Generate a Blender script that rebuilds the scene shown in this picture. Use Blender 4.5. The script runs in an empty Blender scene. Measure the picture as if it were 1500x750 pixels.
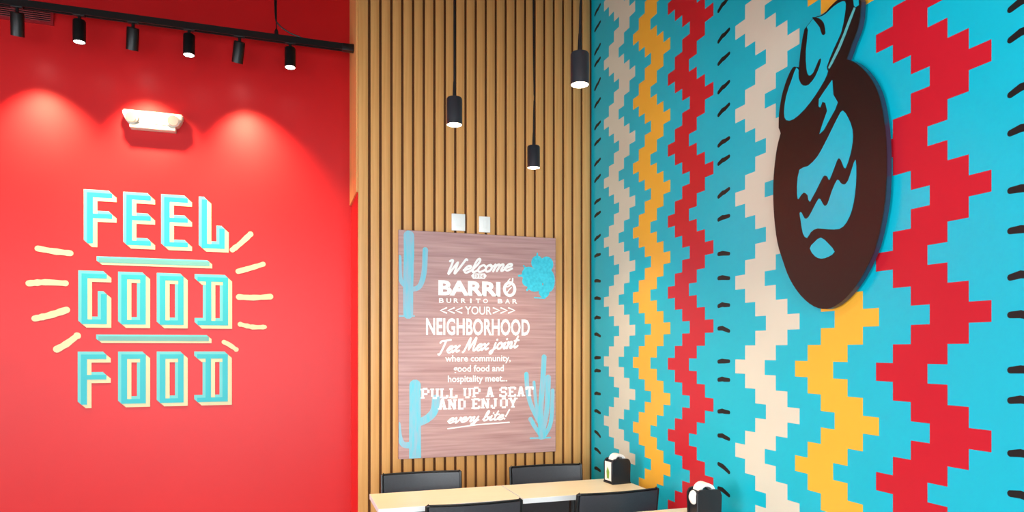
import bpy, bmesh, math, random
from mathutils import Vector, Matrix
from mathutils.geometry import delaunay_2d_cdt
random.seed(7)
S = bpy.context.scene
C = S.collection

# ------------------------------------------------------------------ camera
FPX, HY, CX = 1006.0, 511.0, 750.0            # focal length and horizon, measured on the 1500x750 frame
YAW = math.atan((750 - 415) / FPX)
FX, FY = math.sin(YAW), math.cos(YAW)
HC = 1.55                                     # camera height
cam = bpy.data.objects.new('camera', bpy.data.cameras.new('camera'))
C.objects.link(cam)
cam.location = (0, 0, HC)
cam.rotation_euler = (math.pi / 2, 0, -YAW)
cam.data.sensor_width = 36.0
cam.data.lens = 36.0 * FPX / 1500.0
cam.data.shift_y = (HY - 375.0) / 1500.0
cam.data.clip_start = 0.05
S.camera = cam

# ------------------------------------------------------------------ room dimensions (metres)
D = 4.40            # slatted wall face
W = 2.0605          # mural wall face
YR = 4.863          # red wall face
XS = 0.447          # left end of the slatted wall
XL, YF, ZC = -4.2, -3.0, 4.6

# ------------------------------------------------------------------ world, daylight, exposure
wd = bpy.data.worlds.new('world'); S.world = wd; wd.use_nodes = True
bgn = wd.node_tree.nodes['Background']
bgn.inputs[0].default_value = (0.88, 0.94, 1.0, 1)
bgn.inputs[1].default_value = 12.0
WIN = (-3.6, 1.6, 0.25, 2.65)                  # storefront glazing behind the camera: x0, x1, z0, z1
pl = bpy.data.lights.new('window_portal', 'AREA'); pl.shape = 'RECTANGLE'
pl.size = WIN[1] - WIN[0]; pl.size_y = WIN[3] - WIN[2]
pl.cycles.is_portal = True
po = bpy.data.objects.new('window_portal', pl); C.objects.link(po)
po.location = ((WIN[0] + WIN[1]) / 2, YF - 0.16, (WIN[2] + WIN[3]) / 2)
po.rotation_euler = (math.pi / 2, 0, 0)       # faces into the room (+y)
WIN2 = (-0.4, 2.6, 0.25, 2.65)                 # unseen glazing added in the left wall to brighten the mural: y0, y1, z0, z1
pl2 = bpy.data.lights.new('added_window_portal', 'AREA'); pl2.shape = 'RECTANGLE'
pl2.size = WIN2[3] - WIN2[2]; pl2.size_y = WIN2[1] - WIN2[0]
pl2.cycles.is_portal = True
po2 = bpy.data.objects.new('added_window_portal', pl2); C.objects.link(po2)
po2.location = (XL - 0.16, (WIN2[0] + WIN2[1]) / 2, (WIN2[2] + WIN2[3]) / 2)
po2.rotation_euler = (0, -math.pi / 2, 0)     # faces into the room (+x)
vs = S.view_settings
vs.view_transform = 'Standard'; vs.look = 'None'; vs.gamma = 1.0; vs.use_curve_mapping = False
vs.exposure = 0.0

# ------------------------------------------------------------------ helpers
def lin(r, g, b):
    f = lambda c: (c / 255 / 12.92) if c <= 10.3 else (((c / 255) + 0.055) / 1.055) ** 2.4
    return (f(r), f(g), f(b), 1)

def mat(name, rgb, rough=0.5, metal=0.0, vary=0.06, scale=(4, 4, 4), bump=0.0, rgb2=None, detail=3.0, spec=0.5, coat=0.0):
    """Principled material whose colour drifts between rgb and rgb2 by an object-space noise."""
    m = bpy.data.materials.new(name); m.use_nodes = True
    nt = m.node_tree; b = nt.nodes['Principled BSDF']
    b.inputs['Roughness'].default_value = rough; b.inputs['Metallic'].default_value = metal
    b.inputs['Specular IOR Level'].default_value = spec
    b.inputs['Coat Weight'].default_value = coat; b.inputs['Coat Roughness'].default_value = 0.15
    c1 = lin(*rgb)
    c2 = lin(*rgb2) if rgb2 else tuple(min(1, x * (1 - 2 * vary)) for x in c1[:3]) + (1,)
    tc = nt.nodes.new('ShaderNodeTexCoord'); mp = nt.nodes.new('ShaderNodeMapping')
    mp.inputs['Scale'].default_value = scale
    nz = nt.nodes.new('ShaderNodeTexNoise'); nz.inputs['Scale'].default_value = 1.0; nz.inputs['Detail'].default_value = detail
    cr = nt.nodes.new('ShaderNodeValToRGB')
    cr.color_ramp.elements[0].position = 0.3; cr.color_ramp.elements[1].position = 0.7
    cr.color_ramp.elements[0].color = c2; cr.color_ramp.elements[1].color = c1
    nt.links.new(tc.outputs['Object'], mp.inputs[0]); nt.links.new(mp.outputs[0], nz.inputs['Vector'])
    nt.links.new(nz.outputs[0], cr.inputs[0]); nt.links.new(cr.outputs[0], b.inputs['Base Color'])
    if bump:
        bp = nt.nodes.new('ShaderNodeBump'); bp.inputs['Strength'].default_value = bump; bp.inputs['Distance'].default_value = 0.003
        nt.links.new(nz.outputs[0], bp.inputs['Height']); nt.links.new(bp.outputs[0], b.inputs['Normal'])
    return m

def emit(name, rgb, strength):
    m = bpy.data.materials.new(name); m.use_nodes = True
    b = m.node_tree.nodes['Principled BSDF']
    b.inputs['Base Color'].default_value = lin(*rgb)
    b.inputs['Emission Color'].default_value = lin(*rgb); b.inputs['Emission Strength'].default_value = strength
    return m

def glassmat(name):
    m = bpy.data.materials.new(name); m.use_nodes = True
    nt = m.node_tree; nt.nodes.clear()
    o = nt.nodes.new('ShaderNodeOutputMaterial'); mx = nt.nodes.new('ShaderNodeMixShader')
    t = nt.nodes.new('ShaderNodeBsdfTransparent'); g = nt.nodes.new('ShaderNodeBsdfGlossy')
    t.inputs[0].default_value = (0.95, 0.97, 0.97, 1); g.inputs['Roughness'].default_value = 0.02
    mx.inputs[0].default_value = 0.06
    nt.links.new(t.outputs[0], mx.inputs[1]); nt.links.new(g.outputs[0], mx.inputs[2]); nt.links.new(mx.outputs[0], o.inputs[0])
    return m

def link(name, bm, m, parent=None, smooth=False):
    bmesh.ops.recalc_face_normals(bm, faces=bm.faces)
    me = bpy.data.meshes.new(name); bm.to_mesh(me); bm.free()
    if m: me.materials.append(m)
    if smooth:
        for p in me.polygons: p.use_smooth = True
        me.set_sharp_from_angle(angle=math.radians(40))
    o = bpy.data.objects.new(name, me); C.objects.link(o)
    if parent: o.parent = parent
    return o

def tag(o, label=None, cat=None, group=None, kind=None):
    if label: o['label'] = label
    if cat: o['category'] = cat
    if group: o['group'] = group
    if kind: o['kind'] = kind
    return o

def empty(name, loc=(0, 0, 0), rz=0.0):
    o = bpy.data.objects.new(name, None); C.objects.link(o)
    o.location = loc; o.rotation_euler = (0, 0, rz); o.empty_display_size = 0.1
    return o

def abox(bm, lo, hi, bev=0.0, seg=2, mtx=None):
    v = bmesh.ops.create_cube(bm, size=1.0)['verts']
    for q in v:
        q.co = Vector([lo[i] + (q.co[i] + 0.5) * (hi[i] - lo[i]) for i in range(3)])
    if bev:
        es = list({e for q in v for e in q.link_edges})
        r = bmesh.ops.bevel(bm, geom=es, offset=bev, segments=seg, profile=0.5, affect='EDGES')
        v = list({q for f in r['faces'] for q in f.verts} | {q for q in v if q.is_valid})
    if mtx is not None:
        for q in v: q.co = mtx @ q.co
    return v

def box(name, lo, hi, m, parent=None, bev=0.0, seg=2):
    bm = bmesh.new(); abox(bm, lo, hi, bev, seg)
    return link(name, bm, m, parent, smooth=bev > 0)

def tube(bm, pts, r, n=10, cap=True):
    """Round tube through pts; r is a number or a list."""
    pts = [Vector(p) for p in pts]; rs = r if isinstance(r, (list, tuple)) else [r] * len(pts)
    rings = []
    for i, p in enumerate(pts):
        t = (pts[min(i + 1, len(pts) - 1)] - pts[max(i - 1, 0)]).normalized()
        a = t.cross(Vector((0, 0, 1)))
        if a.length < 1e-3: a = t.cross(Vector((0, 1, 0)))
        a.normalize(); b = t.cross(a)
        rings.append([bm.verts.new(p + rs[i] * (math.cos(2 * math.pi * k / n) * a + math.sin(2 * math.pi * k / n) * b)) for k in range(n)])
    for r0, r1 in zip(rings, rings[1:]):
        for k in range(n): bm.faces.new((r0[k], r0[(k + 1) % n], r1[(k + 1) % n], r1[k]))
    if cap:
        bm.faces.new(rings[0][::-1]); bm.faces.new(rings[-1])

def lathe(bm, prof, n=24, cap0=True, cap1=True, mtx=None):
    """Profile [(radius, z)] turned round z."""
    rings = []
    for r, z in prof:
        ring = []
        for k in range(n):
            co = Vector((r * math.cos(2 * math.pi * k / n), r * math.sin(2 * math.pi * k / n), z))
            ring.append(bm.verts.new(mtx @ co if mtx is not None else co))
        rings.append(ring)
    for a, b in zip(rings, rings[1:]):
        for k in range(n): bm.faces.new((a[k], a[(k + 1) % n], b[(k + 1) % n], b[k]))
    if cap0: bm.faces.new(rings[0][::-1])
    if cap1: bm.faces.new(rings[-1])

# wall frames: (a, b) on the wall and e = height above the wall face
red = lambda a, b, e: Vector((a, YR - e, b))
slatw = lambda a, b, e: Vector((a, D - e, b))
mural = lambda a, b, e: Vector((W - e, a, b))

def survey(px, py, frame):
    """The wall point that a measured photograph pixel shows."""
    u = (px - CX) / FPX
    r = (FX + u * FY, FY - u * FX, (HY - py) / FPX)
    if frame is mural: t = W / r[0]; return (r[1] * t, HC + r[2] * t)
    t = (YR if frame is red else D) / r[1]
    return (r[0] * t, HC + r[2] * t)

def aplate(bm, poly, frame, e0, e1, back=True, ngon=False):
    """Add a flat polygon as a plate between heights e0 and e1 above a wall."""
    p = [q for i, q in enumerate(poly) if (Vector(q) - Vector(poly[i - 1])).length > 1e-6]
    top = [bm.verts.new(frame(a, b, e1)) for a, b in p]; bot = [bm.verts.new(frame(a, b, e0)) for a, b in p]
    if len(p) > 4 and not ngon:                            # concave outlines are filled by a constrained triangulation
        vs_, _, fs_, org = delaunay_2d_cdt([Vector(q) for q in p], [], [list(range(len(p)))], 1, 1e-7)[:4]
        add = [top[o[0]] if o else bm.verts.new(frame(v[0], v[1], e1)) for v, o in zip(vs_, org)]
        addb = [bot[o[0]] if o else bm.verts.new(frame(v[0], v[1], e0)) for v, o in zip(vs_, org)] if back else None
        for f in fs_:
            if len(set(f)) == 3:
                bm.faces.new([add[i] for i in f])
                if back: bm.faces.new([addb[i] for i in f][::-1])
    else:
        bm.faces.new(top)
        if back: bm.faces.new(bot[::-1])
    for i in range(len(p)):
        j = (i + 1) % len(p); bm.faces.new((top[i], bot[i], bot[j], top[j]))

def plate(name, polys, frame, e0, e1, m, parent=None):
    bm = bmesh.new()
    for i, p in enumerate(polys):
        e = e1 + i * 2e-5                     # overlapping brush lines lie on top of each other
        if isinstance(p, Ribbon): aribbon(bm, p, frame, e0, e)
        else: aplate(bm, p, frame, e0, e, e0 > 0)
    bmesh.ops.triangulate(bm, faces=[f for f in bm.faces if len(f.verts) > 4], ngon_method='EAR_CLIP')
    return link(name, bm, m, parent)

def rectp(x0, z0, x1, z1): return [(x0, z0), (x1, z0), (x1, z1), (x0, z1)]

def catmull(pts, n=5, closed=False):
    P = [Vector(p) for p in pts]; N = len(P); out = []
    rng = range(N) if closed else range(N - 1)
    for i in rng:
        g = (lambda k: P[k % N]) if closed else (lambda k: P[max(0, min(N - 1, k))])
        p0, p1, p2, p3 = g(i - 1), g(i), g(i + 1), g(i + 2)
        for k in range(n):
            t = k / n
            out.append(0.5 * ((2 * p1) + (p2 - p0) * t + (2 * p0 - 5 * p1 + 4 * p2 - p3) * t * t + (3 * p1 - p0 - 3 * p2 + p3) * t ** 3))
    if not closed: out.append(P[-1])
    return [tuple(v) for v in out]

class Ribbon(list): pass
def ribbon(pts, w, caps=True):
    """A brush line: [(left point, right point)] along pts, with round ends; w is a number or a list of widths."""
    P = [Vector(p) for p in pts]; ws = list(w) if isinstance(w, (list, tuple)) else [w] * len(P)
    out = Ribbon()
    tans = []
    for i in range(len(P)):
        t = P[min(i + 1, len(P) - 1)] - P[max(i - 1, 0)]
        tans.append(t.normalized() if t.length > 1e-9 else Vector((1, 0)))
    def add(p, t, wd):
        n = Vector((-t.y, t.x)) * wd / 2; out.append((tuple(p + n), tuple(p - n)))
    if caps:
        for f in (0.95, 0.6, 0.25): add(P[0] - tans[0] * ws[0] / 2 * f, tans[0], ws[0] * math.sqrt(1 - f * f))
    for p, t, wd in zip(P, tans, ws): add(p, t, wd)
    if caps:
        for f in (0.25, 0.6, 0.95): add(P[-1] + tans[-1] * ws[-1] / 2 * f, tans[-1], ws[-1] * math.sqrt(1 - f * f))
    return out
def aribbon(bm, rb, frame, e0, e1):
    n = len(rb); rise = 2e-6
    L = [bm.verts.new(frame(*l, e1 + rise * i)) for i, (l, r) in enumerate(rb)]; R = [bm.verts.new(frame(*r, e1 + rise * i)) for i, (l, r) in enumerate(rb)]
    l0 = [bm.verts.new(frame(*l, e0)) for l, r in rb]; r0 = [bm.verts.new(frame(*r, e0)) for l, r in rb]
    for i in range(n - 1):
        bm.faces.new((L[i], R[i], R[i + 1], L[i + 1])); bm.faces.new((L[i], L[i + 1], l0[i + 1], l0[i])); bm.faces.new((R[i + 1], R[i], r0[i], r0[i + 1]))
    bm.faces.new((L[0], l0[0], r0[0], R[0])); bm.faces.new((R[-1], r0[-1], l0[-1], L[-1]))

# ------------------------------------------------------------------ materials
M = {}
M['red'] = mat('red_wall_paint', (196, 21, 25), 0.40, vary=0.02, bump=0.02, spec=0.38)
M['black'] = mat('black_powder_coat', (12, 12, 13), 0.4, vary=0.1)
M['pendant'] = mat('pendant_charcoal', (40, 41, 46), 0.38, vary=0.1)
M['oak'] = mat('oak_slat', (231, 172, 105), 0.42, rgb2=(211, 148, 83), scale=(45, 45, 1.3), bump=0.15)
M['gap'] = mat('dark_wood_backing', (104, 60, 22), 0.8)
M['cyan'] = mat('mural_cyan', (0, 182, 206), 0.34, vary=0.02)
M['cream'] = mat('mural_cream', (218, 210, 192), 0.36, vary=0.02)
M['yellow'] = mat('mural_yellow', (246, 178, 58), 0.36, vary=0.02)
M['mred'] = mat('mural_red', (200, 24, 42), 0.36, vary=0.02)
M['ink'] = mat('mural_black_ink', (8, 8, 10), 0.45)
M['brown'] = mat('logo_dark_brown', (27, 18, 16), 0.4, vary=0.05)
M['logoedge'] = mat('logo_edge_navy', (40, 48, 72), 0.3)
M['teal'] = mat('letter_turquoise', (20, 166, 180), 0.45, vary=0.03)
M['mint'] = mat('letter_mint', (92, 182, 186), 0.45, vary=0.02)
M['lcream'] = mat('letter_cream', (196, 190, 150), 0.45, vary=0.02)
M['bar'] = mat('bar_grey_teal', (92, 156, 154), 0.45, vary=0.03)
M['signwood'] = mat('sign_wood_print', (204, 162, 158), 0.36, rgb2=(172, 128, 125), scale=(2.2, 2.2, 58), detail=6)
M['white'] = mat('white_print', (250, 246, 244), 0.5, vary=0.01)
M['plastic'] = mat('white_plastic', (252, 251, 247), 0.35, vary=0.01)
M['embody'] = mat('emergency_plastic', (214, 206, 190), 0.4, vary=0.01)
M['lensgrey'] = mat('emergency_lens', (150, 122, 108), 0.2, vary=0.1)
M['cactus'] = mat('cactus_print', (96, 204, 222), 0.45, rgb2=(158, 188, 206), scale=(60, 60, 9), detail=4)
M['pear'] = mat('pear_print', (70, 216, 236), 0.45, rgb2=(52, 190, 214), scale=(50, 50, 50))
M['laminate'] = mat('table_laminate', (242, 224, 192), 0.35, vary=0.03, scale=(3, 20, 3))
M['edge'] = mat('table_edge_band', (236, 238, 240), 0.35, vary=0.02)
M['chair'] = mat('chair_charcoal_vinyl', (58, 58, 64), 0.34, vary=0.08, bump=0.05, scale=(90, 90, 90))
M['chairframe'] = mat('chair_black_frame', (16, 16, 18), 0.35, vary=0.08)
M['disp'] = mat('dispenser_black_plastic', (20, 24, 32), 0.32, vary=0.06)
M['napkin'] = mat('paper_napkin', (244, 240, 236), 0.85, vary=0.03, scale=(80, 80, 80), bump=0.1)
M['green'] = mat('label_green', (140, 176, 70), 0.5)
M['floor'] = mat('floor_tile_grey', (150, 140, 130), 0.4, scale=(2, 2, 2))
M['ceil'] = mat('ceiling_charcoal', (40, 38, 38), 0.8)
M['soffit'] = mat('soffit_white', (225, 222, 216), 0.8, vary=0.02)
M['wall'] = mat('wall_offwhite', (205, 198, 190), 0.6, vary=0.02)
M['alu'] = mat('window_dark_aluminium', (50, 50, 54), 0.4, metal=0.6)
M['glass'] = glassmat('window_glass')
M['lamp'] = emit('lamp_lens_warm', (255, 232, 196), 14.0)
M['lampcool'] = emit('lamp_lens_white', (255, 244, 236), 14.0)
M['offlens'] = mat('lamp_glass_dark', (60, 58, 54), 0.15)
M['ventred'] = mat('vent_red_paint', (150, 14, 26), 0.45)

# ------------------------------------------------------------------ setting
T = 0.15
def struct(o): return tag(o, kind='structure')
struct(box('floor', (XL - T, YF - T, -0.1), (W + T, YR + T, 0), M['floor']))
struct(box('ceiling', (XL - T, YF - T, ZC), (W + T, YR + T, ZC + 0.1), M['ceil']))
wr = struct(box('wall_back_red', (XL, YR, 0), (XS, YR + T, ZC), M['red']))
ya, yb, za, zb = WIN2
bm = bmesh.new()
for lo, hi in (((XL - T, YF - T, 0), (XL, ya, ZC)), ((XL - T, yb, 0), (XL, YR + T, ZC)), ((XL - T, ya, 0), (XL, yb, za)), ((XL - T, ya, zb), (XL, yb, ZC))):
    abox(bm, lo, hi)
struct(link('wall_left', bm, M['wall']))
# unseen soffit added to keep window light off the wall tops; pendant corner stays open
struct(box('added_soffit', (XL, YF, 2.80), (W - 0.002, 1.7, ZC), M['soffit']))
wm = struct(box('wall_right', (W, YF - T, 0), (W + T, YR + T, ZC), M['cyan']))
# slatted wall: dark backing, every oak slat a piece of its own; the end of the box is red below and oak above
wb = struct(box('wall_back', (XS, D + 0.018, 0), (W, YR + T, ZC), M['gap']))
box('return_panel', (XS - 0.002, D + 0.018, 0), (XS, YR, 2.54), M['red'], wb)
bm = bmesh.new()
abox(bm, (XS - 0.012, D + 0.0185, 2.54), (XS, YR, ZC), 0.001, 1)
link('return_cladding', bm, M['oak'], wb)
g0, pitch, gap = 0.516, 0.0697, 0.0165
bm = bmesh.new(); abox(bm, (-0.5 * (pitch - gap), 0, 0), (0.5 * (pitch - gap), 0.018, ZC), 0.003, 2)
slat_o = link('slat', bm, M['oak'], wb, smooth=True)
cx0 = g0 + pitch / 2
k = 0
while cx0 + k * pitch + pitch / 2 < W + 0.01:
    o = slat_o if k == 0 else slat_o.copy()
    if k: C.objects.link(o)
    o.location = (cx0 + k * pitch, D, 0); k += 1
box('slat', (XS, D, 0), (g0 - gap / 2, D + 0.018, ZC), M['oak'], wb, 0.003)
xe = cx0 + (k - 1) * pitch + pitch / 2 + gap / 2
if xe < W - 0.01: box('slat', (xe, D, 0), (W - 0.002, D + 0.018, ZC), M['oak'], wb, 0.003)
# front wall (behind the camera) with the storefront glazing
x0, x1, z0, z1 = WIN
bm = bmesh.new()
for lo, hi in (((XL, YF - T, 0), (x0, YF, ZC)), ((x1, YF - T, 0), (W, YF, ZC)), ((x0, YF - T, 0), (x1, YF, z0)), ((x0, YF - T, z1), (x1, YF, ZC))):
    abox(bm, lo, hi)
struct(link('wall_front', bm, M['wall']))
wins = []
for i in range(4):
    a = x0 + (x1 - x0) * i / 4; b = x0 + (x1 - x0) * (i + 1) / 4; wins.append((((a + b) / 2, YF - 0.08, z0), 0.0, a, b))
for i in range(3):
    a = ya + (yb - ya) * i / 3; b = ya + (yb - ya) * (i + 1) / 3; wins.append(((XL - 0.08, (a + b) / 2, za), math.pi / 2, a, b))  # added side windows, out of view, for more daylight on the mural
for i, (loc, rz, a, b) in enumerate(wins):
    w = empty('window_%d' % (i + 1), loc, rz); struct(w)
    hw = (b - a) / 2; h = z1 - z0
    bm = bmesh.new()
    for lo, hi in (((-hw, -0.03, 0), (-hw + 0.04, 0.03, h)), ((hw - 0.04, -0.03, 0), (hw, 0.03, h)), ((-hw + 0.04, -0.03, 0), (hw - 0.04, 0.03, 0.05)), ((-hw + 0.04, -0.03, h - 0.05), (hw - 0.04, 0.03, h))):
        abox(bm, lo, hi)
    link('window_frame', bm, M['alu'], w)
    box('pane', (-hw + 0.04, -0.004, 0.05), (hw - 0.04, 0.004, h - 0.05), M['glass'], w)

# ------------------------------------------------------------------ mural on the right wall
CELL, BAND, ROW, TIPZ = 0.0735, 0.211, 0.4 / 6, 1.466
def zigzag(y0):
    """The stepped rows of one stripe, each a row of its zigzag, welded at their shared edges."""
    tri = (0, 1, 2, 3, 2, 1); rows = []
    kk = int(math.floor((0 - TIPZ) / ROW)); z = TIPZ + (kk - 0.5) * ROW
    while z < ZC:
        o = tri[kk % 6]; za, zb = max(z, 0), min(z + ROW, ZC)
        if zb > za: rows.append(rectp(y0 - BAND - o * CELL, za, y0 - o * CELL, zb))
        z += ROW; kk += 1
    return rows
def stripe(y0, m):
    bm = bmesh.new()
    for p in zigzag(y0): aplate(bm, p, mural, 0, 0.0012, False)
    return link('zigzag_stripe', bm, m, wm)
for y0, m, lab in ((4.213, 'cream', 'narrow far cream'), (3.807, 'yellow', 'far yellow'), (3.40, 'mred', 'far red'),
                   (2.79, 'cream', 'near cream'), (2.384, 'yellow', 'near yellow'), (1.965, 'mred', 'near red'),
                   (1.367, 'cream', ''), (0.96, 'yellow', ''), (0.545, 'mred', ''), (-0.056, 'cream', ''), (-0.463, 'yellow', ''), (-0.87, 'mred', '')):
    o = stripe(y0, M[m])
    if lab: o['label'] = lab + ' stepped zigzag stripe of the mural'
DZ = [4.05, 3.892, 3.778, 3.62, 3.533, 3.379, 3.250, 3.094, 2.980, 2.840, 2.728, 2.570, 2.480, 2.319, 2.196, 2.018, 1.898, 1.763, 1.644, 1.488, 1.397, 1.239, 1.114, 0.962, 0.845, 0.717, 0.6, 0.46, 0.36, 0.2]
for c, yc in enumerate((4.315, 2.882, 1.433, 0.01)):
    for i, z in enumerate(DZ):
        rnd = random.Random(i * 13 + 5)
        tl = 0.012 * (z - 1.75) / 1.2 + rnd.uniform(-0.008, 0.008)
        bend = rnd.uniform(0.002, 0.007)
        pts = [(yc + 0.042, z - tl), (yc + 0.012, z - tl * 0.3 + bend), (yc - 0.008, z + bend * 0.4), (yc - 0.042, z + tl)]
        plate('dash', [ribbon(pts, [0.02, 0.024, 0.022, 0.018])], mural, 0, 0.0012, M['ink'], wm)

# ------------------------------------------------------------------ logo plaque
def crop(pts, ox, oy, s=3.75): return [(ox + x / s, oy + y / s) for x, y in pts]
A_ = lambda p: crop(p, 1120, 0); B_ = lambda p: crop(p, 1120, 150); C_ = lambda p: crop(p, 1120, 270)
# the plaque's face stands off the wall, so its outline is surveyed on that parallel plane
LT = 0.036
def face(pts):
    out = []
    for px, py in pts:
        u = (px - CX) / FPX; r = (FX + u * FY, FY - u * FX, (HY - py) / FPX); t = (W - LT) / r[0]
        out.append((r[1] * t, HC + r[2] * t))
    return out
ring = [(1240, 87), (1253, 92), (1268, 105), (1281, 124), (1290, 149), (1296.5, 190), (1298.5, 230), (1298, 270), (1296, 297), (1290.7, 329), (1282.7, 361), (1272, 387), (1258.7, 411), (1242.7, 432), (1226.7, 446), (1210.7, 452.7), (1192, 448.7), (1173, 433), (1157, 409), (1146.7, 382), (1138.7, 355), (1134, 318), (1132.5, 280), (1134, 248), (1138, 217), (1143.5, 195)]
brimL = [(1140.5, 187), (1141, 166), (1145, 141), (1153, 115), (1161, 99), (1167, 98)]
crownL = [(1170.5, 104), (1171, 90), (1173, 75), (1176, 58), (1179.5, 42.5), (1186, 33), (1193, 25.5), (1206, 20.5), (1218.7, 7), (1232, -4), (1246, -9), (1257, -6), (1261, 2)]
brimR = [(1260, 24), (1256, 43), (1248, 64)]
outline = catmull(ring, 3) + [brimL[0]] + catmull(brimL[1:], 3) + catmull(crownL, 3) + catmull(brimR, 3)
logo = empty('logo_plaque', (W, 2.2, 1.7))
tag(logo, 'big dark brown oval logo plaque with bearded face and hat', 'sign')
inv = Matrix.Translation((-W, -2.2, -1.7))
def lplate(name, polys, e0, e1, m, parent=logo):
    o = plate(name, polys, mural, e0, e1, M[m], parent); o.data.transform(inv); return o
bk = lplate('backer', [face(outline)], 0.012, LT - 0.004, 'logoedge')
bm_ = lplate('standoff', [rectp(2.1, 1.95, 2.3, 2.45)], 0.0015, 0.012, 'black')
fp = lplate('face_plate', [face(outline)], LT - 0.004, LT, 'brown')
def inlay(pts, m='cyan', e=0.0015, smooth=2, name='inlay'):
    q = catmull(pts, smooth, True) if smooth else pts
    return lplate(name, [face(q)], LT, LT + e, m)
hat = [(1167, 99), (1160, 117), (1152, 141), (1148.8, 165), (1152, 176), (1162.7, 174.5), (1178.7, 160), (1194.7, 139), (1208, 117), (1213, 104), (1211, 98), (1221, 72), (1232, 48), (1237, 24), (1239, 6), (1235, 1.5), (1222, 9), (1209, 21), (1200, 25), (1193, 26.5), (1186.5, 34), (1180, 43.5), (1176.5, 58), (1173.7, 75), (1171.6, 90), (1171, 104)]
inlay(hat, name='hat_panel')
inlay(A_([(492, 40), (500, 45), (474, 115), (444, 195), (414, 268), (374, 348), (356, 378), (350, 372), (366, 338), (404, 258), (434, 186), (464, 106)]), 'mint', smooth=0, name='brim_line')
inlay(A_([(488, -8), (516, -12), (518, 28), (500, 40), (492, 30)]), smooth=0, name='brim_end')
for nm, p in (('hat_dent', [(265, 95), (300, 100), (328, 128), (336, 185), (318, 190), (305, 150), (280, 118)]),
              ('crown_line', [(222, 160), (240, 165), (228, 280), (232, 380), (245, 415), (270, 400), (300, 330), (312, 325), (305, 360), (280, 420), (245, 465), (215, 470), (195, 445), (190, 400), (200, 280)])):
    o = inlay(A_(p), 'brown', 0.0028, 2, nm)
inlay(A_([(372, 440), (378, 520), (402, 562), (388, 600), (325, 715), (303, 735), (320, 680), (345, 610), (335, 565), (318, 560), (306, 590), (298, 585), (300, 545), (330, 500)]), smooth=1, name='hair_inlay')
inlay(B_([(430, 45), (460, 85), (483, 150), (483, 220), (470, 290), (445, 362), (432, 345), (420, 315), (404, 308), (388, 345), (357, 425), (347, 408), (328, 402), (310, 430), (250, 545), (238, 510), (215, 495), (195, 518), (183, 530), (180, 460), (193, 370), (240, 350), (290, 300), (330, 230), (370, 150), (405, 80)]), name='cheek_inlay')
inlay(B_([(500, 315), (504, 400), (497, 500), (480, 590), (450, 660), (410, 695), (350, 697), (290, 692), (255, 712), (233, 745), (212, 720), (200, 650), (194, 610), (203, 605), (220, 637), (243, 630), (275, 570), (300, 528), (314, 545), (328, 567), (347, 558), (370, 490), (400, 425), (416, 440), (438, 452), (460, 430), (480, 370)]), name='jaw_inlay')
inlay(C_([(250, 352), (275, 318), (310, 293), (350, 325), (385, 370), (350, 398), (312, 408), (278, 395)]), smooth=2, name='mouth_inlay')

# ------------------------------------------------------------------ painted lettering on the red wall
LW, LH, ST = 0.138, 0.352, 0.0325
def glyph(ch, w=LW, h=LH, s=ST):
    r = []
    if ch in 'FE':
        r = [rectp(0, 0, s, h), rectp(0, h - s, w, h), rectp(0, h * 0.545 - s * 0.5, w, h * 0.545 + s * 0.5)]
        if ch == 'E': r.append(rectp(0, 0, w, s))
    elif ch == 'L': r = [rectp(0, 0, s, h), rectp(0, 0, w, s), rectp(w - s, 0, w, h * 0.42)]
    elif ch == 'G': r = [rectp(0, 0, s, h), rectp(0, h - s, w, h), rectp(0, 0, w, s), rectp(w - s, 0, w, h * 0.6)]
    elif ch == 'O': r = [rectp(0, 0, s, h), rectp(0, h - s, w, h), rectp(0, 0, w, s), rectp(w - s, 0, w, h)]
    elif ch == 'D':
        w2 = w * 1.33; a = w2 * 0.27
        r = [rectp(a, 0, a + s, h), rectp(0, h - s, w2, h), rectp(0, 0, w2, s), rectp(w2 - s, 0, w2, h)]
    return r
let = empty('wall_lettering', (-0.95, YR, 1.2))
tag(let, 'turquoise FEEL GOOD FOOD lettering painted on the red wall', 'lettering')
linv = Matrix.Translation((0.95, -YR, -1.2))
def wplate(name, polys, e, m, parent=let):
    o = plate(name, polys, red, 0, e, M[m], parent); o.data.transform(linv); return o
OX, OZ = 0.024, 0.022
HX, HZ = 0.018, 0.018
def sweep(polys, dx, dz, n=5):
    out = []
    for k in range(1, n + 1):
        out += [[(x + dx * k / n, z + dz * k / n) for x, z in p] for p in polys]
    return out
rows = (('FEEL', (122.7, 180.5, 236.0, 291.2), 277.0, 362.5), ('GOOD', (114.7, 173.0, 229.6, 285.0), 396.0, 480.0), ('FOOD', (113.9, 173.0, 229.6, 284.5), 515.0, 597.5))
for word, xs, yt, yb in rows:
    zt = survey(xs[0], yt, red)[1] - HZ; zb = survey(xs[0] + 30, yb, red)[1] + OZ
    for ch, px in zip(word, xs):
        xl = survey(px, 450, red)[0] + HX
        g = [[(xl + x, zb + z * (zt - zb) / LH) for x, z in p] for p in glyph(ch)]
        t = wplate('letter', g, 0.0024, 'teal')
        sh = wplate('letter_shadow', sweep(g, OX, -OZ), 0.0016, 'lcream', t)
        hl = wplate('letter_highlight', sweep(g, -HX, HZ, 4), 0.0012, 'mint', t)
for (xa, xb, y) in ((142.6, 307, 380.0), (142.0, 306, 495.0)):
    a, z = survey(xa, y, red); b, _ = survey(xb, y, red)
    if y > 400: z = survey(220, y, red)[1]
    p = [rectp(a + 0.008, z - 0.018, b, z + 0.010)]
    t = wplate('underline_bar', p, 0.0024, 'bar')
    wplate('bar_shadow', sweep(p, 0.016, -0.014, 4), 0.0016, 'lcream', t); wplate('bar_highlight', sweep(p, -0.012, 0.010, 4), 0.0012, 'mint', t)
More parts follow.
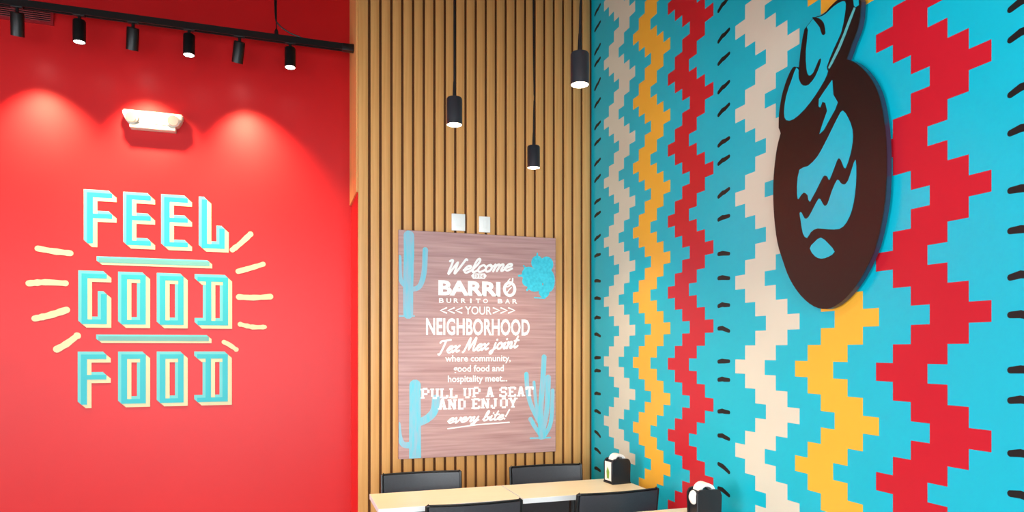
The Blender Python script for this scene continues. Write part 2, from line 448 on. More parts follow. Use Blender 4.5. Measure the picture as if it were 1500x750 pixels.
for q, w in ((((55.5, 364), (78, 368), (103, 371)), 8), (((42.5, 415), (66, 413.5), (96, 415)), 8), (((51, 466.5), (72, 462), (97.5, 454)), 8.5), (((83.5, 511.5), (97, 504), (113, 492)), 8.5),
             (((340.5, 366), (352, 357), (367, 343)), 7.5), (((349, 397.5), (366, 393), (385.5, 387)), 7.5), (((350, 435), (371, 436), (396, 434.5)), 7.5), (((352, 475), (370, 479), (388, 479)), 6.5), (((328, 501), (336, 505), (346, 512)), 6)):
    pts = catmull([survey(x, y, red) for x, y in q], 5)
    rnd = random.Random(q[0][0])
    ws = [w * 0.0047 * rnd.uniform(0.85, 1.1) for _ in pts]
    wplate('accent_dash', [ribbon(pts, ws)], 0.0015, 'lcream')

# ------------------------------------------------------------------ welcome sign on the slatted wall
SX0, SX1, SZ0, SZ1, SE = 0.696, 1.773, 0.846, 2.309, 0.026
sign = empty('welcome_sign', ((SX0 + SX1) / 2, D, SZ0))
tag(sign, 'brown wood-print welcome sign with white lettering and blue cacti', 'sign')
sinv = Matrix.Translation((-(SX0 + SX1) / 2, -D, -SZ0))
o = box('panel', (SX0, D - SE, SZ0), (SX1, D, SZ1), M['signwood'], sign, 0.002, 1); o.data.transform(sinv)
sgn = lambda a, b, e: Vector((a, D - SE - e, b))
def sv(px, py):
    u = (px - CX) / FPX; r = (FX + u * FY, FY - u * FX, (HY - py) / FPX); t = (D - SE) / r[1]
    return (r[0] * t, HC + r[2] * t)
def splate(name, polys, m='white', e=0.0012, parent=sign):
    o = plate(name, polys, sgn, 0, e, M[m], parent); o.data.transform(sinv); return o
def text(name, s, px0, px1, py0, py1, bold=0.0, space=1.0, m='white'):
    """Default-font lettering fitted to the box that the photograph shows it in."""
    cu = bpy.data.curves.new(name, 'FONT'); cu.body = s; cu.offset = bold; cu.space_character = space; cu.resolution_u = 3
    ob = bpy.data.objects.new(name, cu); C.objects.link(ob)
    dg = bpy.context.evaluated_depsgraph_get(); dg.update()
    me = bpy.data.meshes.new_from_object(ob.evaluated_get(dg))
    bpy.data.objects.remove(ob); bpy.data.curves.remove(cu)
    xs = [v.co.x for v in me.vertices]; ys = [v.co.y for v in me.vertices]
    ym = (py0 + py1) / 2
    xa, xb = sv(px0, ym)[0], sv(px1, ym)[0]; pm = (px0 + px1) / 2
    za, zb = sv(pm, py1)[1], sv(pm, py0)[1]
    for v in me.vertices:
        v.co = sgn(xa + (v.co.x - min(xs)) / (max(xs) - min(xs)) * (xb - xa), za + (v.co.y - min(ys)) / (max(ys) - min(ys)) * (zb - za), 0.0012)
    me.materials.clear(); me.materials.append(M[m]); me.transform(sinv)
    o = bpy.data.objects.new(name, me); C.objects.link(o); o.parent = sign
    return o
SCRIPT = {
 'W': (0.92, [[(0.0, 0.92), (0.10, 1.0), (0.16, 0.85), (0.16, 0.05), (0.22, 0.05), (0.42, 0.75), (0.46, 0.72), (0.48, 0.05), (0.55, 0.05), (0.74, 0.7), (0.82, 1.0), (0.90, 0.95)]]),
 'e': (0.42, [[(0, 0.2), (0.18, 0.24), (0.34, 0.36), (0.3, 0.48), (0.16, 0.48), (0.05, 0.3), (0.08, 0.08), (0.22, 0), (0.42, 0.14)]]),
 'l': (0.32, [[(0, 0.14), (0.2, 0.5), (0.28, 0.85), (0.2, 1), (0.1, 0.85), (0.06, 0.3), (0.12, 0.02), (0.25, 0.05), (0.34, 0.15)]]),
 'c': (0.40, [[(0.36, 0.4), (0.26, 0.5), (0.1, 0.42), (0.04, 0.2), (0.12, 0.02), (0.26, 0.02), (0.42, 0.14)]]),
 'o': (0.44, [[(0.22, 0.5), (0.08, 0.42), (0.04, 0.2), (0.14, 0.0), (0.3, 0.06), (0.36, 0.28), (0.28, 0.46), (0.2, 0.46), (0.32, 0.36), (0.46, 0.42)]]),
 'm': (0.64, [[(0, 0.42), (0.08, 0.5), (0.06, 0)], [(0.06, 0), (0.12, 0.36), (0.22, 0.5), (0.3, 0.42), (0.26, 0)], [(0.26, 0), (0.34, 0.38), (0.44, 0.5), (0.52, 0.4), (0.48, 0.05), (0.56, 0), (0.66, 0.12)]]),
 'n': (0.46, [[(0, 0.42), (0.08, 0.5), (0.06, 0)], [(0.06, 0), (0.14, 0.38), (0.24, 0.5), (0.32, 0.4), (0.28, 0.05), (0.36, 0), (0.46, 0.12)]]),
 'T': (0.62, [[(0.0, 0.82), (0.08, 0.95), (0.3, 0.96), (0.66, 1.0)], [(0.36, 0.96), (0.3, 0.4), (0.2, -0.08), (0.1, -0.05)]]),
 'x': (0.42, [[(0.02, 0.42), (0.1, 0.5), (0.18, 0.3), (0.28, 0.02), (0.42, 0.12)], [(0.36, 0.5), (0.18, 0.25), (0.02, 0.0)]]),
 'M': (0.86, [[(0.0, -0.05), (0.08, 0.1), (0.22, 0.95), (0.26, 0.95), (0.34, 0.2), (0.38, 0.2), (0.6, 0.95), (0.66, 0.95), (0.66, 0.2), (0.74, 0.0), (0.86, 0.14)]]),
 'j': (0.30, [[(0.14, 0.5), (0.12, 0.1), (0.06, -0.3), (-0.06, -0.32), (-0.08, -0.18), (0.1, -0.02), (0.3, 0.14)], [(0.17, 0.72), (0.18, 0.76)]]),
 'i': (0.26, [[(0, 0.14), (0.1, 0.5), (0.08, 0.06), (0.16, 0), (0.28, 0.14)], [(0.13, 0.72), (0.14, 0.76)]]),
 't': (0.32, [[(0.16, 0.9), (0.1, 0.3), (0.14, 0.02), (0.24, 0.02), (0.34, 0.14)], [(0.0, 0.55), (0.3, 0.58)]]),
 'v': (0.42, [[(0, 0.42), (0.08, 0.5), (0.12, 0.05), (0.18, 0.0), (0.34, 0.35), (0.32, 0.5), (0.44, 0.42)]]),
 'r': (0.36, [[(0, 0.14), (0.12, 0.52), (0.18, 0.42), (0.3, 0.44), (0.24, 0.1), (0.3, 0), (0.38, 0.14)]]),
 'y': (0.44, [[(0, 0.42), (0.08, 0.5), (0.1, 0.1), (0.2, 0.02), (0.34, 0.5)], [(0.34, 0.5), (0.28, -0.1), (0.16, -0.38), (0.04, -0.3), (0.2, -0.08), (0.44, 0.14)]]),
 'b': (0.42, [[(0, 0.14), (0.18, 0.6), (0.22, 0.9), (0.14, 1.0), (0.08, 0.8), (0.06, 0.1), (0.16, 0.0), (0.3, 0.12), (0.28, 0.38), (0.2, 0.36), (0.42, 0.36)]]),
 '!': (0.24, [[(0.16, 1.0), (0.1, 0.3)], [(0.08, 0.05), (0.085, 0.08)]]),
 ' ': (0.30, [])}
def script(name, s, px0, py0, px1, py1, hpx, wt, slant=0.28):
    """Brush script along the baseline px0,py0 -> px1,py1; hpx is the capital height in photograph pixels."""
    a, b = Vector(sv(px0, py0)), Vector(sv(px1, py1)); hh = hpx * 0.00435
    tot = sum(SCRIPT[c][0] for c in s); ex = (b - a) / tot; ey = Vector((0, hh))
    x = 0.0; polys = []
    for c in s:
        adv, strokes = SCRIPT[c]
        for st in strokes:
            pts = catmull(st, 4) if len(st) > 2 else st
            q = [tuple(a + ex * (x + px + slant * pz) + ey * pz) for px, pz in pts]
            polys.append(ribbon(q, wt))
        x += adv
    return splate(name, polys)
SLAB = {'P': [((0.2, 0), (0.2, 1)), ((0.2, 1), (0.75, 1)), ((0.85, 0.9), (0.85, 0.55)), ((0.2, 0.45), (0.75, 0.45))],
 'U': [((0.2, 0.15), (0.2, 1)), ((0.8, 0.15), (0.8, 1)), ((0.25, 0.03), (0.75, 0.03))], 'L': [((0.22, 0), (0.22, 1)), ((0.22, 0.05), (0.85, 0.05)), ((0.85, 0.0), (0.85, 0.3))],
 'A': [((0.2, 0), (0.45, 1)), ((0.8, 0), (0.55, 1)), ((0.3, 0.32), (0.7, 0.32)), ((0.35, 0.97), (0.65, 0.97))],
 'S': [((0.2, 0.95), (0.82, 0.95)), ((0.15, 0.88), (0.15, 0.6)), ((0.2, 0.5), (0.8, 0.5)), ((0.85, 0.42), (0.85, 0.12)), ((0.18, 0.05), (0.8, 0.05)), ((0.85, 1), (0.85, 0.75)), ((0.12, 0), (0.12, 0.28))],
 'E': [((0.22, 0), (0.22, 1)), ((0.22, 0.95), (0.85, 0.95)), ((0.22, 0.5), (0.65, 0.5)), ((0.22, 0.05), (0.85, 0.05)), ((0.87, 1), (0.87, 0.74)), ((0.87, 0), (0.87, 0.28))],
 'T': [((0.5, 0), (0.5, 1)), ((0.1, 0.95), (0.9, 0.95)), ((0.1, 1), (0.1, 0.7)), ((0.9, 1), (0.9, 0.7))],
 'N': [((0.2, 0), (0.2, 1)), ((0.8, 0), (0.8, 1)), ((0.2, 1), (0.8, 0))], 'D': [((0.22, 0), (0.22, 1)), ((0.1, 0.95), (0.7, 0.95)), ((0.1, 0.05), (0.7, 0.05)), ((0.83, 0.85), (0.83, 0.15))],
 'J': [((0.6, 0.15), (0.6, 1)), ((0.2, 0.04), (0.55, 0.04)), ((0.16, 0.05), (0.16, 0.35))], 'O': [((0.16, 0.15), (0.16, 0.85)), ((0.84, 0.15), (0.84, 0.85)), ((0.25, 0.95), (0.75, 0.95)), ((0.25, 0.05), (0.75, 0.05))],
 'Y': [((0.5, 0), (0.5, 0.5)), ((0.5, 0.45), (0.15, 1)), ((0.5, 0.45), (0.85, 1))]}
SERIF = {'P': [(0.2, 0), (0.15, 1)], 'U': [(0.2, 1), (0.8, 1)], 'L': [(0.22, 1), (0.2, 0)], 'A': [(0.2, 0), (0.8, 0)], 'T': [(0.5, 0)], 'N': [(0.2, 0), (0.2, 1), (0.8, 1)], 'J': [(0.6, 1)], 'Y': [(0.5, 0), (0.15, 1), (0.85, 1)], 'E': [(0.18, 0), (0.18, 1)]}
def slab(name, s, px0, px1, py0, py1):
    ym = (py0 + py1) / 2; pm = (px0 + px1) / 2
    a, b = sv(px0, ym)[0], sv(px1, ym)[0]; za, zb = sv(pm, py1)[1], sv(pm, py0)[1]
    n = sum(1.0 if c != ' ' else 0.5 for c in s); cw = (b - a) / n; h = zb - za; x = a
    for c in s:
        polys = []
        if c == ' ': x += cw * 0.5; continue
        for (p, q) in SLAB[c]:
            P = (x + cw * (0.05 + 0.9 * p[0]), za + h * p[1]); Q = (x + cw * (0.05 + 0.9 * q[0]), za + h * q[1])
            horiz = abs(p[1] - q[1]) < 0.01
            polys.append(ribbon([P, Q], h * 0.2 if horiz else cw * 0.25, caps=False))
        for p in SERIF.get(c, []):
            X = x + cw * (0.05 + 0.9 * p[0]); Z = za + h * (0.07 if p[1] == 0 else 0.93)
            polys.append(rectp(X - cw * 0.2, Z - h * 0.07, X + cw * 0.2, Z + h * 0.07))
        x += cw
        splate(name, polys)
script('welcome_text', 'Welcome', 652, 401, 749, 396, 20, 0.0145)
pill = [sv(690 + 3, 400.5), sv(710, 400.5), sv(713, 404), sv(710, 408.5), sv(693, 408.5), sv(690, 404)]
pl_ = splate('pill', [pill])
text('pill_text', 'TO THE', 694, 709, 402.3, 406.8, 0.02, m='signwood').location.y -= 0.0004
text('name_text', 'BARRI', 642, 733, 411.5, 433.5, 0.045, 0.98)
cO = Vector(sv(746.5, 423.5))
def circ(c, rx, rz, n=20): return [(c[0] + rx * math.cos(2 * math.pi * k / n), c[1] + rz * math.sin(2 * math.pi * k / n)) for k in range(n)]
rim = circ(cO, 0.047, 0.053, 24); hole = circ(cO, 0.026, 0.033, 24)
splate('letter_emblem', [[rim[k], rim[(k + 1) % 24], hole[(k + 1) % 24], hole[k]] for k in range(24)] +
       [ribbon(catmull([sv(739, 419), sv(744, 420), sv(750, 414), sv(751, 408)], 4), 0.010), ribbon([sv(743, 428), sv(746, 424), sv(749, 421)], 0.008), ribbon([sv(744, 412), sv(747, 408.5)], 0.008)])
for k, ch in enumerate('BURRITO BAR'):
    if ch != ' ':
        xa = 643 + k * 10.75; cw = 2.2 if ch == 'I' else 7.2
        text('subtitle_letter', ch, xa + (2.4 if ch == 'I' else 0), xa + (2.4 if ch == 'I' else 0) + cw, 436.8 + 0.012 * (xa - 643), 443.6 + 0.01 * (xa - 643), 0.03)
for k in range(3):
    for xa, d, nm in ((646 + 11.2 * k, 1, 'chevron'), (753 - 11.2 * k, -1, 'chevron')):
        splate(nm, [ribbon([sv(xa + 8 * d, 451), sv(xa - 1 * d, 454.8), sv(xa + 8 * d, 458.5)], 0.010)])
text('your_text', 'YOUR', 681, 720, 448.8, 460.8, 0.012, 1.0)
text('neighborhood_text', 'NEIGHBORHOOD', 624, 776, 466.5, 491.5, 0.03, 1.03)
script('tex_mex_text', 'Tex Mex joint', 640, 518, 757, 509, 19, 0.0125)
text('community_text', 'where community,', 652, 748, 520.0, 532.5, 0.02, 1.0)
text('good_food_text', 'good food and', 664, 738, 534.5, 547.5, 0.02, 1.0)
text('hospitality_text', 'hospitality meet...', 656, 743, 549.5, 562.5, 0.02, 1.0)
slab('slab_letter', 'PULL UP A SEAT', 616, 782, 568, 582)
slab('slab_letter', 'AND ENJOY', 641, 758, 584, 598.5)
script('every_bite_text', 'every bite!', 655, 620, 742, 614, 14.5, 0.0105)
splate('text_underline', [ribbon([sv(656, 628), sv(700, 622), sv(746, 618.5)], 0.008)])
# cactus prints
def cline(pts, w0, w1=None):
    q = catmull([sv(*p) for p in pts], 5); w1 = w1 or w0
    return ribbon(q, [(w0 + (w1 - w0) * i / (len(q) - 1)) * 0.0045 for i in range(len(q))])
def clamp(polys):
    c = lambda q: (min(max(q[0], SX0 + 0.002), SX1 - 0.002), min(max(q[1], SZ0 + 0.002), SZ1 - 0.002))
    return [Ribbon((c(l), c(r)) for l, r in p) if isinstance(p, Ribbon) else [c(q) for q in p] for p in polys]
def cactus(polys, m, label):
    o = splate('cactus_print', clamp(polys), m, 0.0006); o['label'] = label; return o
cactus([cline([(598, 460), (598, 420), (599, 380), (599, 345)], 14, 15), cline([(601, 424), (614, 420), (621, 400), (623, 366)], 7, 8), cline([(597, 420), (587, 410), (585.5, 376)], 7, 5), cline([(584, 463), (607, 463)], 2)], 'cactus', 'tall pale blue cactus print')
bl = [circ(sv(*c), r * 0.0044, r2 * 0.0044, 16) for c, r, r2 in (((801, 387), 11, 12), ((787, 385), 10, 11), ((775, 402), 12, 12), ((793, 402), 14, 14), ((804, 411), 10, 18), ((783, 417), 13, 11), ((797, 427), 9, 10), ((772, 412), 8, 8))]
bl += [cline([(776, 402), (767, 389)], 4, 2), cline([(774, 403), (760, 404)], 4, 3), cline([(787, 388), (787, 371)], 5, 2), cline([(780, 415), (772, 425)], 4, 3), cline([(783, 436), (798, 437)], 2)]
cactus(bl, 'pear', 'bright blue prickly pear print')
cactus([cline([(608, 670), (608, 620), (608, 590), (608, 564)], 17, 16), cline([(611, 620), (626, 613), (636, 602), (639, 584)], 11, 12), cline([(603, 652), (591, 651), (586, 640), (584.5, 620)], 10, 4)], 'cactus', 'thick blue cactus print with raised arm')
cactus([cline([(793, 640), (792, 600), (795, 560), (797, 523)], 9, 8), cline([(790, 618), (779, 596), (773, 575), (771, 548)], 7, 7), cline([(789, 612), (785, 590), (782, 560)], 5, 5), cline([(794, 638), (801, 600), (803, 553)], 7, 9), cline([(796, 640), (807, 618), (809.5, 572)], 7, 6), cline([(793, 639), (784, 626), (777, 614)], 6, 7), cline([(777, 642), (806, 641)], 2.5)], 'cactus', 'branching blue cactus print')
# switch plates just above the sign
for x0_, x1_, z0_, z1_, lab in ((1.046, 1.137, 2.326, 2.437, 'wider white wall plate with a faint symbol above the welcome sign'), (1.232, 1.309, 2.325, 2.43, 'narrower plain white wall plate above the welcome sign')):
    e = empty('wall_plate', ((x0_ + x1_) / 2, D, z0_)); tag(e, lab, 'wall plate', 'plates above the sign')
    hw, h = (x1_ - x0_) / 2, z1_ - z0_
    box('cover', (-hw, -0.012, 0), (hw, 0, h), M['plastic'], e, 0.003)
    if 'symbol' in lab: box('rocker', (-0.016, -0.0145, h * 0.22), (0.016, -0.012, h * 0.78), M['lensgrey'] if 0 else M['plastic'], e, 0.001, 1)
    else: box('rocker', (-0.013, -0.0145, h * 0.25), (0.013, -0.012, h * 0.75), M['plastic'], e, 0.001, 1)

# ------------------------------------------------------------------ emergency light and vent on the red wall
em = empty('emergency_light', (-0.7785, YR, 2.93)); tag(em, 'white twin-head emergency light on the red wall', 'emergency light')
bm = bmesh.new()
aplate(bm, [(-0.172, 0.112), (0.172, 0.112), (0.168, 0.075), (0.138, 0.026), (-0.138, 0.026), (-0.168, 0.075)], lambda a, b, e: Vector((a, -e, b)), 0, 0.055, ngon=True)
bmesh.ops.bevel(bm, geom=[e for e in bm.edges if min(v.co.y for v in e.verts) < -0.05], offset=0.008, segments=2, affect='EDGES')
link('housing', bm, M['embody'], em, True)
box('tray', (-0.130, -0.062, 0.0), (0.130, 0, 0.027), M['embody'], em, 0.004)
for s in (-1, 1):
    bm = bmesh.new()
    mt = Matrix.Translation((s * 0.113, -0.05, 0.066)) @ Matrix.Rotation(math.radians(90 + 12), 4, 'X') @ Matrix.Rotation(math.radians(10 * s), 4, 'Y')
    lathe(bm, [(0.040, 0), (0.040, 0.022), (0.034, 0.026)], 20, mtx=mt)
    hd = link('lamp_head', bm, M['embody'], em, True)
    bm = bmesh.new(); lathe(bm, [(0.032, 0.0262), (0.030, 0.0285)], 20, mtx=mt); link('lens', bm, M['lensgrey'], hd)
vx0, vx1, vz0, vz1 = -2.05, -1.355, 3.83, 3.965
vx1 = survey(79, 30, red)[0]; vz0 = survey(78, 38, red)[1]; vz1 = survey(78, 14, red)[1]
vt = empty('wall_vent', ((vx0 + vx1) / 2, YR, vz0)); tag(vt, 'red painted louvred air vent behind the track lights', 'vent')
hw, h = (vx1 - vx0) / 2, vz1 - vz0
bm = bmesh.new()
for lo, hi in (((-hw, -0.012, 0), (hw, 0, 0.015)), ((-hw, -0.012, h - 0.015), (hw, 0, h)), ((-hw, -0.012, 0.015), (-hw + 0.015, 0, h - 0.015)), ((hw - 0.015, -0.012, 0.015), (hw, 0, h - 0.015))): abox(bm, lo, hi)
link('frame', bm, M['ventred'], vt)
box('backing', (-hw + 0.015, -0.002, 0.015), (hw - 0.015, 0, h - 0.015), M['black'], vt)
for i in range(5):
    bm = bmesh.new(); z = 0.02 + (h - 0.04) * (i + 0.5) / 5
    abox(bm, (-hw + 0.015, -0.010, -0.002), (hw - 0.015, -0.0015, 0.002), mtx=Matrix.Translation((0, 0, z)) @ Matrix.Rotation(math.radians(35), 4, 'X'))
    link('slat', bm, M['ventred'], vt)

# ------------------------------------------------------------------ track lighting in front of the red wall
YT, ZT = 4.553, 3.497
tr = empty('light_track', (XS - 0.013, YT, ZT)); tag(tr, 'long black light track hung in front of the red wall', 'light track')
bm = bmesh.new()
abox(bm, (-3.2, -0.018, -0.010), (-0.03, 0.018, 0.020)); abox(bm, (-3.2, -0.018, -0.020), (-0.03, -0.011, -0.010)); abox(bm, (-3.2, 0.011, -0.020), (-0.03, 0.018, -0.010))
link('rail', bm, M['black'], tr)
box('end_cap', (-0.075, -0.020, -0.023), (0.0, 0.020, 0.022), M['black'], tr, 0.003)
for xx in (-0.475, -2.6):
    bm = bmesh.new(); tube(bm, [(xx, 0, 0.02), (xx, 0, ZC - ZT)], 0.0035, 8); link('suspension_wire', bm, M['black'], tr)
    bm = bmesh.new(); lathe(bm, [(0.012, 0.018), (0.012, 0.045), (0.006, 0.06)], 12, mtx=Matrix.Translation((xx, 0, 0))); link('wire_clip', bm, M['black'], tr)
bm = bmesh.new(); tube(bm, catmull([(-0.487, 0, ZC - ZT), (-0.484, 0, 0.5), (-0.482, 0, 0.16), (-0.462, 0, 0.09), (-0.40, 0, 0.048), (-0.34, 0, 0.03), (-0.30, 0, 0.018)], 5), 0.005, 8)
link('power_cord', bm, M['black'], tr)
def spot_lamp(name, parent, loc, rot, energy, color, angle, blend, size=0.03):
    l = bpy.data.lights.new(name, 'SPOT'); l.energy = energy; l.color = color; l.spot_size = math.radians(angle); l.spot_blend = blend; l.shadow_soft_size = size
    o = bpy.data.objects.new(name, l); C.objects.link(o); o.parent = parent; o.location = loc; o.rotation_euler = rot
    return o
ords = ('first', 'second', 'third', 'fourth', 'fifth', 'sixth')
WARM = (1.0, 0.80, 0.56)
SPOT = (1.0, 0.73, 0.42)
for i, (x, tilt, side) in enumerate(((-1.423, 22, 6), (-1.118, 0, 0), (-0.841, 22, 7), (-0.540, -3, 0), (-0.256, 22, 8), (0.041, -4, 0))):
    aimed = tilt > 10
    h = empty('track_spotlight', (x, YT, ZT - 0.02))
    tag(h, ('%s spotlight from the left on the black track, ' % ords[i]) + ('aimed at the wall' if aimed else 'pointing down with its lens glowing'), 'spotlight', 'spotlights on the track')
    box('adapter', (-0.03, -0.014, -0.006), (0.03, 0.014, 0.012), M['black'], h, 0.002)
    bm = bmesh.new(); tube(bm, [(0, 0, -0.004), (0, 0, -0.03)], 0.009, 10); link('stem', bm, M['black'], h, True)
    mt = Matrix.Translation((0, 0, -0.028)) @ Matrix.Rotation(math.radians(side), 4, 'Y') @ Matrix.Rotation(math.radians(tilt), 4, 'X')
    bm = bmesh.new()
    lathe(bm, [(0.012, 0.0), (0.030, -0.002), (0.0335, -0.008), (0.0335, -0.128), (0.029, -0.128), (0.029, -0.118)], 24, cap1=False, mtx=mt)
    link('housing', bm, M['black'], h, True)
    bm = bmesh.new()
    lathe(bm, [(0.029, -0.119), (0.0295, -0.1265)], 24, mtx=mt) if 1 else None
    link('lens', bm, M['lampcool'], h)
    rot = Matrix.Rotation(math.radians(-side), 4, 'Y') @ Matrix.Rotation(math.radians(tilt * 0.55), 4, 'X')
    spot_lamp('spot_light', h, mt @ Vector((0, 0, -0.135)), rot.to_euler(), 330 if aimed else 20, SPOT, 82 if aimed else 70, 1.0)

# ------------------------------------------------------------------ pendants
for (x, y, zb, lab, kink) in ((0.747, 3.082, 2.58, 'black cylinder pendant lamp hanging leftmost, at middle height', 0), (1.352, 3.671, 2.58, 'smallest black cylinder pendant lamp, hanging lowest', 0.004), (1.098, 2.460, 2.58, 'largest black cylinder pendant lamp, nearest the mural', 0.010)):
    p = empty('pendant_lamp', (x, y, zb)); tag(p, lab, 'pendant lamp', 'pendant lamps')
    bm = bmesh.new(); lathe(bm, [(0.034, 0.010), (0.034, 0.0), (0.0362, 0.0), (0.0362, 0.118), (0.033, 0.124), (0.010, 0.126)], 28, cap0=False); link('housing', bm, M['pendant'], p, True)
    bm = bmesh.new(); lathe(bm, [(0.034, 0.001), (0.034, 0.009)], 24); link('lens', bm, M['lamp'], p)
    bm = bmesh.new(); lathe(bm, [(0.009, 0.125), (0.008, 0.15), (0.0055, 0.20)], 12); link('strain_relief', bm, M['black'], p, True)
    H = ZC - zb
    bm = bmesh.new(); tube(bm, catmull([(0, 0, 0.19), (kink * 0.3, 0, 0.3), (kink, 0, 0.42), (0, 0, 0.7), (-kink * 0.5, 0, 1.2), (0, 0, H - 0.02)], 4), 0.0048, 8); link('cable', bm, M['black'], p, True)
    bm = bmesh.new(); tube(bm, [(0.0075, 0, 0.19), (-kink * 0.6 + 0.006, 0, 0.45), (0.008, 0, 0.8), (0.005, 0, H - 0.02)], 0.0012, 6); link('support_wire', bm, M['black'], p)
    bm = bmesh.new(); lathe(bm, [(0.055, H), (0.055, H - 0.02), (0.01, H - 0.03)], 20); link('canopy', bm, M['black'], p, True)
    spot_lamp('pendant_light', p, (0, 0, -0.005), (0, 0, 0), 62, WARM, 120, 0.8)

# ------------------------------------------------------------------ tables
def table(x0, x1, y0, y1, lab):
    cx, cy = (x0 + x1) / 2, (y0 + y1) / 2; hx, hy = (x1 - x0) / 2 - 0.002, (y1 - y0) / 2
    t = empty('cafe_table', (cx, cy, 0)); tag(t, lab, 'table', 'narrow pedestal tables')
    tp = box('table_top', (-hx + 0.002, -hy + 0.002, 0.722), (hx - 0.002, hy - 0.002, 0.75), M['laminate'], t, 0.0015, 1)
    bm = bmesh.new()
    for lo, hi in (((-hx, -hy, 0.7225), (hx, -hy + 0.002, 0.7495)), ((-hx, hy - 0.002, 0.7225), (hx, hy, 0.7495)), ((-hx, -hy + 0.002, 0.7225), (-hx + 0.002, hy - 0.002, 0.7495)), ((hx - 0.002, -hy + 0.002, 0.7225), (hx, hy - 0.002, 0.7495))): abox(bm, lo, hi)
    link('edge_band', bm, M['edge'], tp)
    box('mounting_plate', (-0.15, -0.1, 0.712), (0.15, 0.1, 0.722), M['black'], t, 0.002, 1)
    bm = bmesh.new(); lathe(bm, [(0.03, 0.02), (0.028, 0.712)], 16); link('column', bm, M['black'], t, True)
    bm = bmesh.new(); lathe(bm, [(0.13, 0), (0.13, 0.012), (0.12, 0.02), (0.035, 0.028)], 32); link('base', bm, M['black'], t, True)
    return t
TY0, TY1 = 3.46, 3.838
table(0.449, 1.213, TY0, TY1, 'cream topped table nearest the red wall, without a napkin dispenser')
table(1.213, 1.972, TY0, TY1, 'cream topped table with a napkin dispenser, in front of the welcome sign')
table(1.213, 1.972, 2.63, 3.005, 'pale table at the bottom edge, its back edge just showing under a napkin dispenser')

# ------------------------------------------------------------------ chairs (local: sitter faces -y, backrest at +y)
def make_chair():
    t = empty('cafe_chair')
    bm = bmesh.new(); n = 12; hw = 0.228; rows_ = []
    for zz, off in ((0.50, -0.045), (0.60, -0.030), (0.72, -0.012), (0.795, -0.002)):
        rows_.append([(-hw + 2 * hw * i / n, off - 0.022 * (1 - (2 * i / n - 1) ** 2) * -1, zz) for i in range(n + 1)])
    fr = [[bm.verts.new((x, y - 0.011, z)) for x, y, z in r] for r in rows_]; bk_ = [[bm.verts.new((x, y + 0.011, z)) for x, y, z in r] for r in rows_]
    for a, b in zip(range(3), range(1, 4)):
        for i in range(n):
            bm.faces.new((fr[a][i], fr[a][i + 1], fr[b][i + 1], fr[b][i])); bm.faces.new((bk_[a][i], bk_[b][i], bk_[b][i + 1], bk_[a][i + 1]))
    for i in range(n):
        bm.faces.new((fr[3][i], fr[3][i + 1], bk_[3][i + 1], bk_[3][i])); bm.faces.new((fr[0][i], bk_[0][i], bk_[0][i + 1], fr[0][i + 1]))
    for a in range(3):
        bm.faces.new((fr[a][0], fr[a + 1][0], bk_[a + 1][0], bk_[a][0])); bm.faces.new((fr[a][n], bk_[a][n], bk_[a + 1][n], fr[a + 1][n]))
    br = link('backrest', bm, M['chair'], t, True)
    bm = bmesh.new()
    tube(bm, [(-0.236, -0.045, 0.50), (-0.236, -0.002, 0.799), (-0.225, -0.001, 0.803)], 0.009, 8); tube(bm, [(0.236, -0.045, 0.50), (0.236, -0.002, 0.799), (0.225, -0.001, 0.803)], 0.009, 8)
    tube(bm, catmull([(-0.225, -0.001, 0.80), (-0.1, 0.016, 0.80), (0, 0.021, 0.80), (0.1, 0.016, 0.80), (0.225, -0.001, 0.80)], 4), 0.006, 8)
    link('back_trim', bm, M['chairframe'], br, True)
    bm = bmesh.new(); abox(bm, (-0.21, -0.375, 0.44), (0.21, -0.02, 0.468), 0.010, 3); link('seat', bm, M['chair'], t, True)
    for s in (-1, 1):
        bm = bmesh.new(); tube(bm, [(s * 0.236, -0.045, 0.50), (s * 0.222, -0.055, 0.44), (s * 0.222, 0.035, 0.0)], 0.011, 10); link('leg', bm, M['chairframe'], t, True)
        bm = bmesh.new(); tube(bm, [(s * 0.20, -0.345, 0.442), (s * 0.215, -0.365, 0.0)], 0.011, 10); link('leg', bm, M['chairframe'], t, True)
    bm = bmesh.new(); tube(bm, [(-0.212, -0.355, 0.2), (0.212, -0.355, 0.2)], 0.007, 8); link('stretcher', bm, M['chairframe'], t)
    return t
def copy_tree(o, parent=None):
    c = o.copy(); C.objects.link(c); c.parent = parent
    for ch in o.children: copy_tree(ch, c)
    return c
proto = make_chair()
for i, (x, y, rz, lab) in enumerate(((0.795, 4.115, math.radians(-3.0), 'charcoal chair below the left half of the welcome sign, behind the table'),
                                     (1.600, 4.115, math.radians(-4.0), 'charcoal chair behind the table beside the napkin dispenser, by the slatted wall'),
                                     (0.885, 3.225, math.radians(179.0), 'charcoal chair in front of the table nearest the red wall, its back to us'),
                                     (1.672, 3.245, math.radians(181.5), 'charcoal chair in front of the mural zigzags, its back to us'))):
    o = proto if i == 0 else copy_tree(proto)
    o.location = (x, y, 0); o.rotation_euler = (0, 0, rz); tag(o, lab, 'chair', 'chairs at the tables')

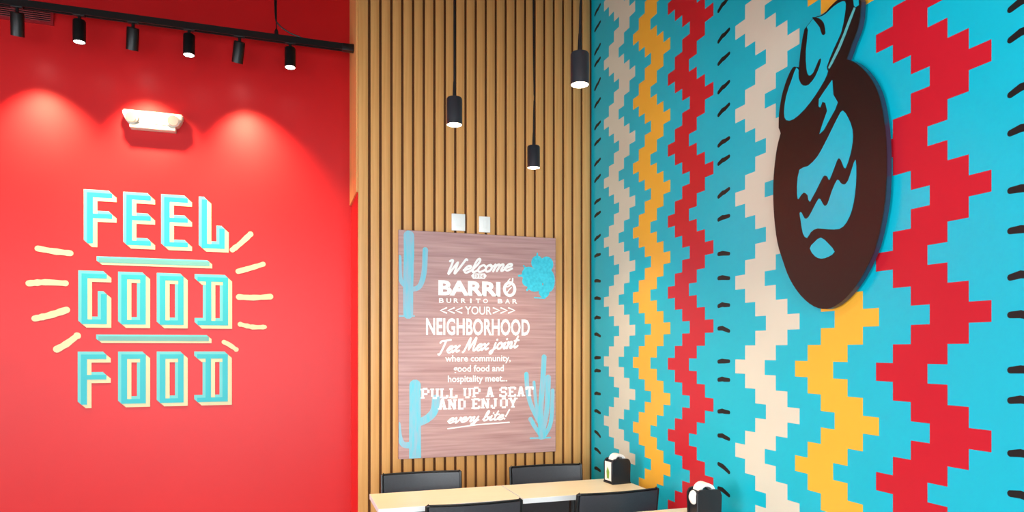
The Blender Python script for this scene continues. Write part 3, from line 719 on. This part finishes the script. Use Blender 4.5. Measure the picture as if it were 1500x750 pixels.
# ------------------------------------------------------------------ napkin dispensers
def dispenser(x, y, rz, lab, side_label, hh):
    t = empty('napkin_dispenser', (x, y, 0.75), rz); tag(t, lab, 'napkin dispenser', 'napkin dispensers')
    a, b = 0.062, 0.052
    def arch(hw, h, r, n=6):
        p = [(-hw, 0.006), (-hw + 0.006, 0), (hw - 0.006, 0), (hw, 0.006)]
        p += [(hw - r + r * math.cos(math.pi / 2 * k / n), h - r + r * math.sin(math.pi / 2 * k / n)) for k in range(n + 1)]
        p += [(-hw + r - r * math.sin(math.pi / 2 * k / n), h - r + r * math.cos(math.pi / 2 * k / n)) for k in range(n + 1)]
        return p
    fr = lambda u, v, e: Vector((u, e, v))
    for s in (-1, 1):       # the two dark end shells facing the room and the wall behind
        bm = bmesh.new(); aplate(bm, arch(a, hh, 0.026), fr, s * b, s * (b - 0.016), ngon=True)
        bmesh.ops.bevel(bm, geom=[e for e in bm.edges if all(abs(v.co.y - s * b) < 1e-5 for v in e.verts)], offset=0.004, segments=2, affect='EDGES')
        link('shell', bm, M['disp'], t, True)
    bm = bmesh.new(); aplate(bm, arch(a - 0.006, hh - 0.008, 0.024), fr, -b + 0.016, b - 0.016, ngon=True); link('body', bm, M['disp'], t, True)
    box('base', (-a - 0.002, -b - 0.002, 0), (a + 0.002, b + 0.002, 0.010), M['disp'], t, 0.003)
    # napkins: bulging out of the open sides and folded over the top
    for s in (-1, 1):
        bm = bmesh.new(); n = 8
        if side_label: abox(bm, (s * (a - 0.006) - 0.001, -b + 0.017, 0.018), (s * (a - 0.006) + 0.006 * s, b - 0.017, hh - 0.02), 0.0012, 1)
        else: lathe(bm, [(0.004, 0.016), (0.018, 0.012), (0.030, 0.004), (0.034, -0.004)], 14, mtx=Matrix.Translation((s * (a - 0.004), 0, hh * 0.72)) @ Matrix.Rotation(s * math.pi / 2, 4, 'Y'))
        nk = link('side_napkin', bm, M['napkin'], t, True)
        if side_label:
            bm = bmesh.new(); aplate(bm, [(-0.010, 0.03), (0.012, 0.03), (0.018, 0.07), (0.004, 0.10), (-0.014, 0.07)], lambda u, v, e: Vector((s * (a + e), u, v)), 0, 0.0008); link('leaf_print', bm, M['green'], nk)
    bm = bmesh.new(); n = 10
    for lay in (0.0, 0.006):
        pr = [( (0.040 - lay) * math.cos(math.pi * k / n), hh - 0.012 + (0.038 - lay * 1.5) * math.sin(math.pi * k / n)) for k in range(n + 1)]
        inn = [(u * 0.82, hh - 0.012 + (v - hh + 0.012) * 0.78) for u, v in pr]
        aplate(bm, pr + inn[::-1], fr, -b + 0.020 + lay, b - 0.020 - lay)
    link('top_napkin', bm, M['napkin'], t, True)
    return t
dispenser(1.895, 3.70, math.radians(4), 'black napkin dispenser with a white and green side, on the far table', True, 0.148)
dispenser(1.868, 2.765, math.radians(-4), 'black napkin dispenser at the bottom edge, nearest us, with white napkins bulging out', False, 0.150)
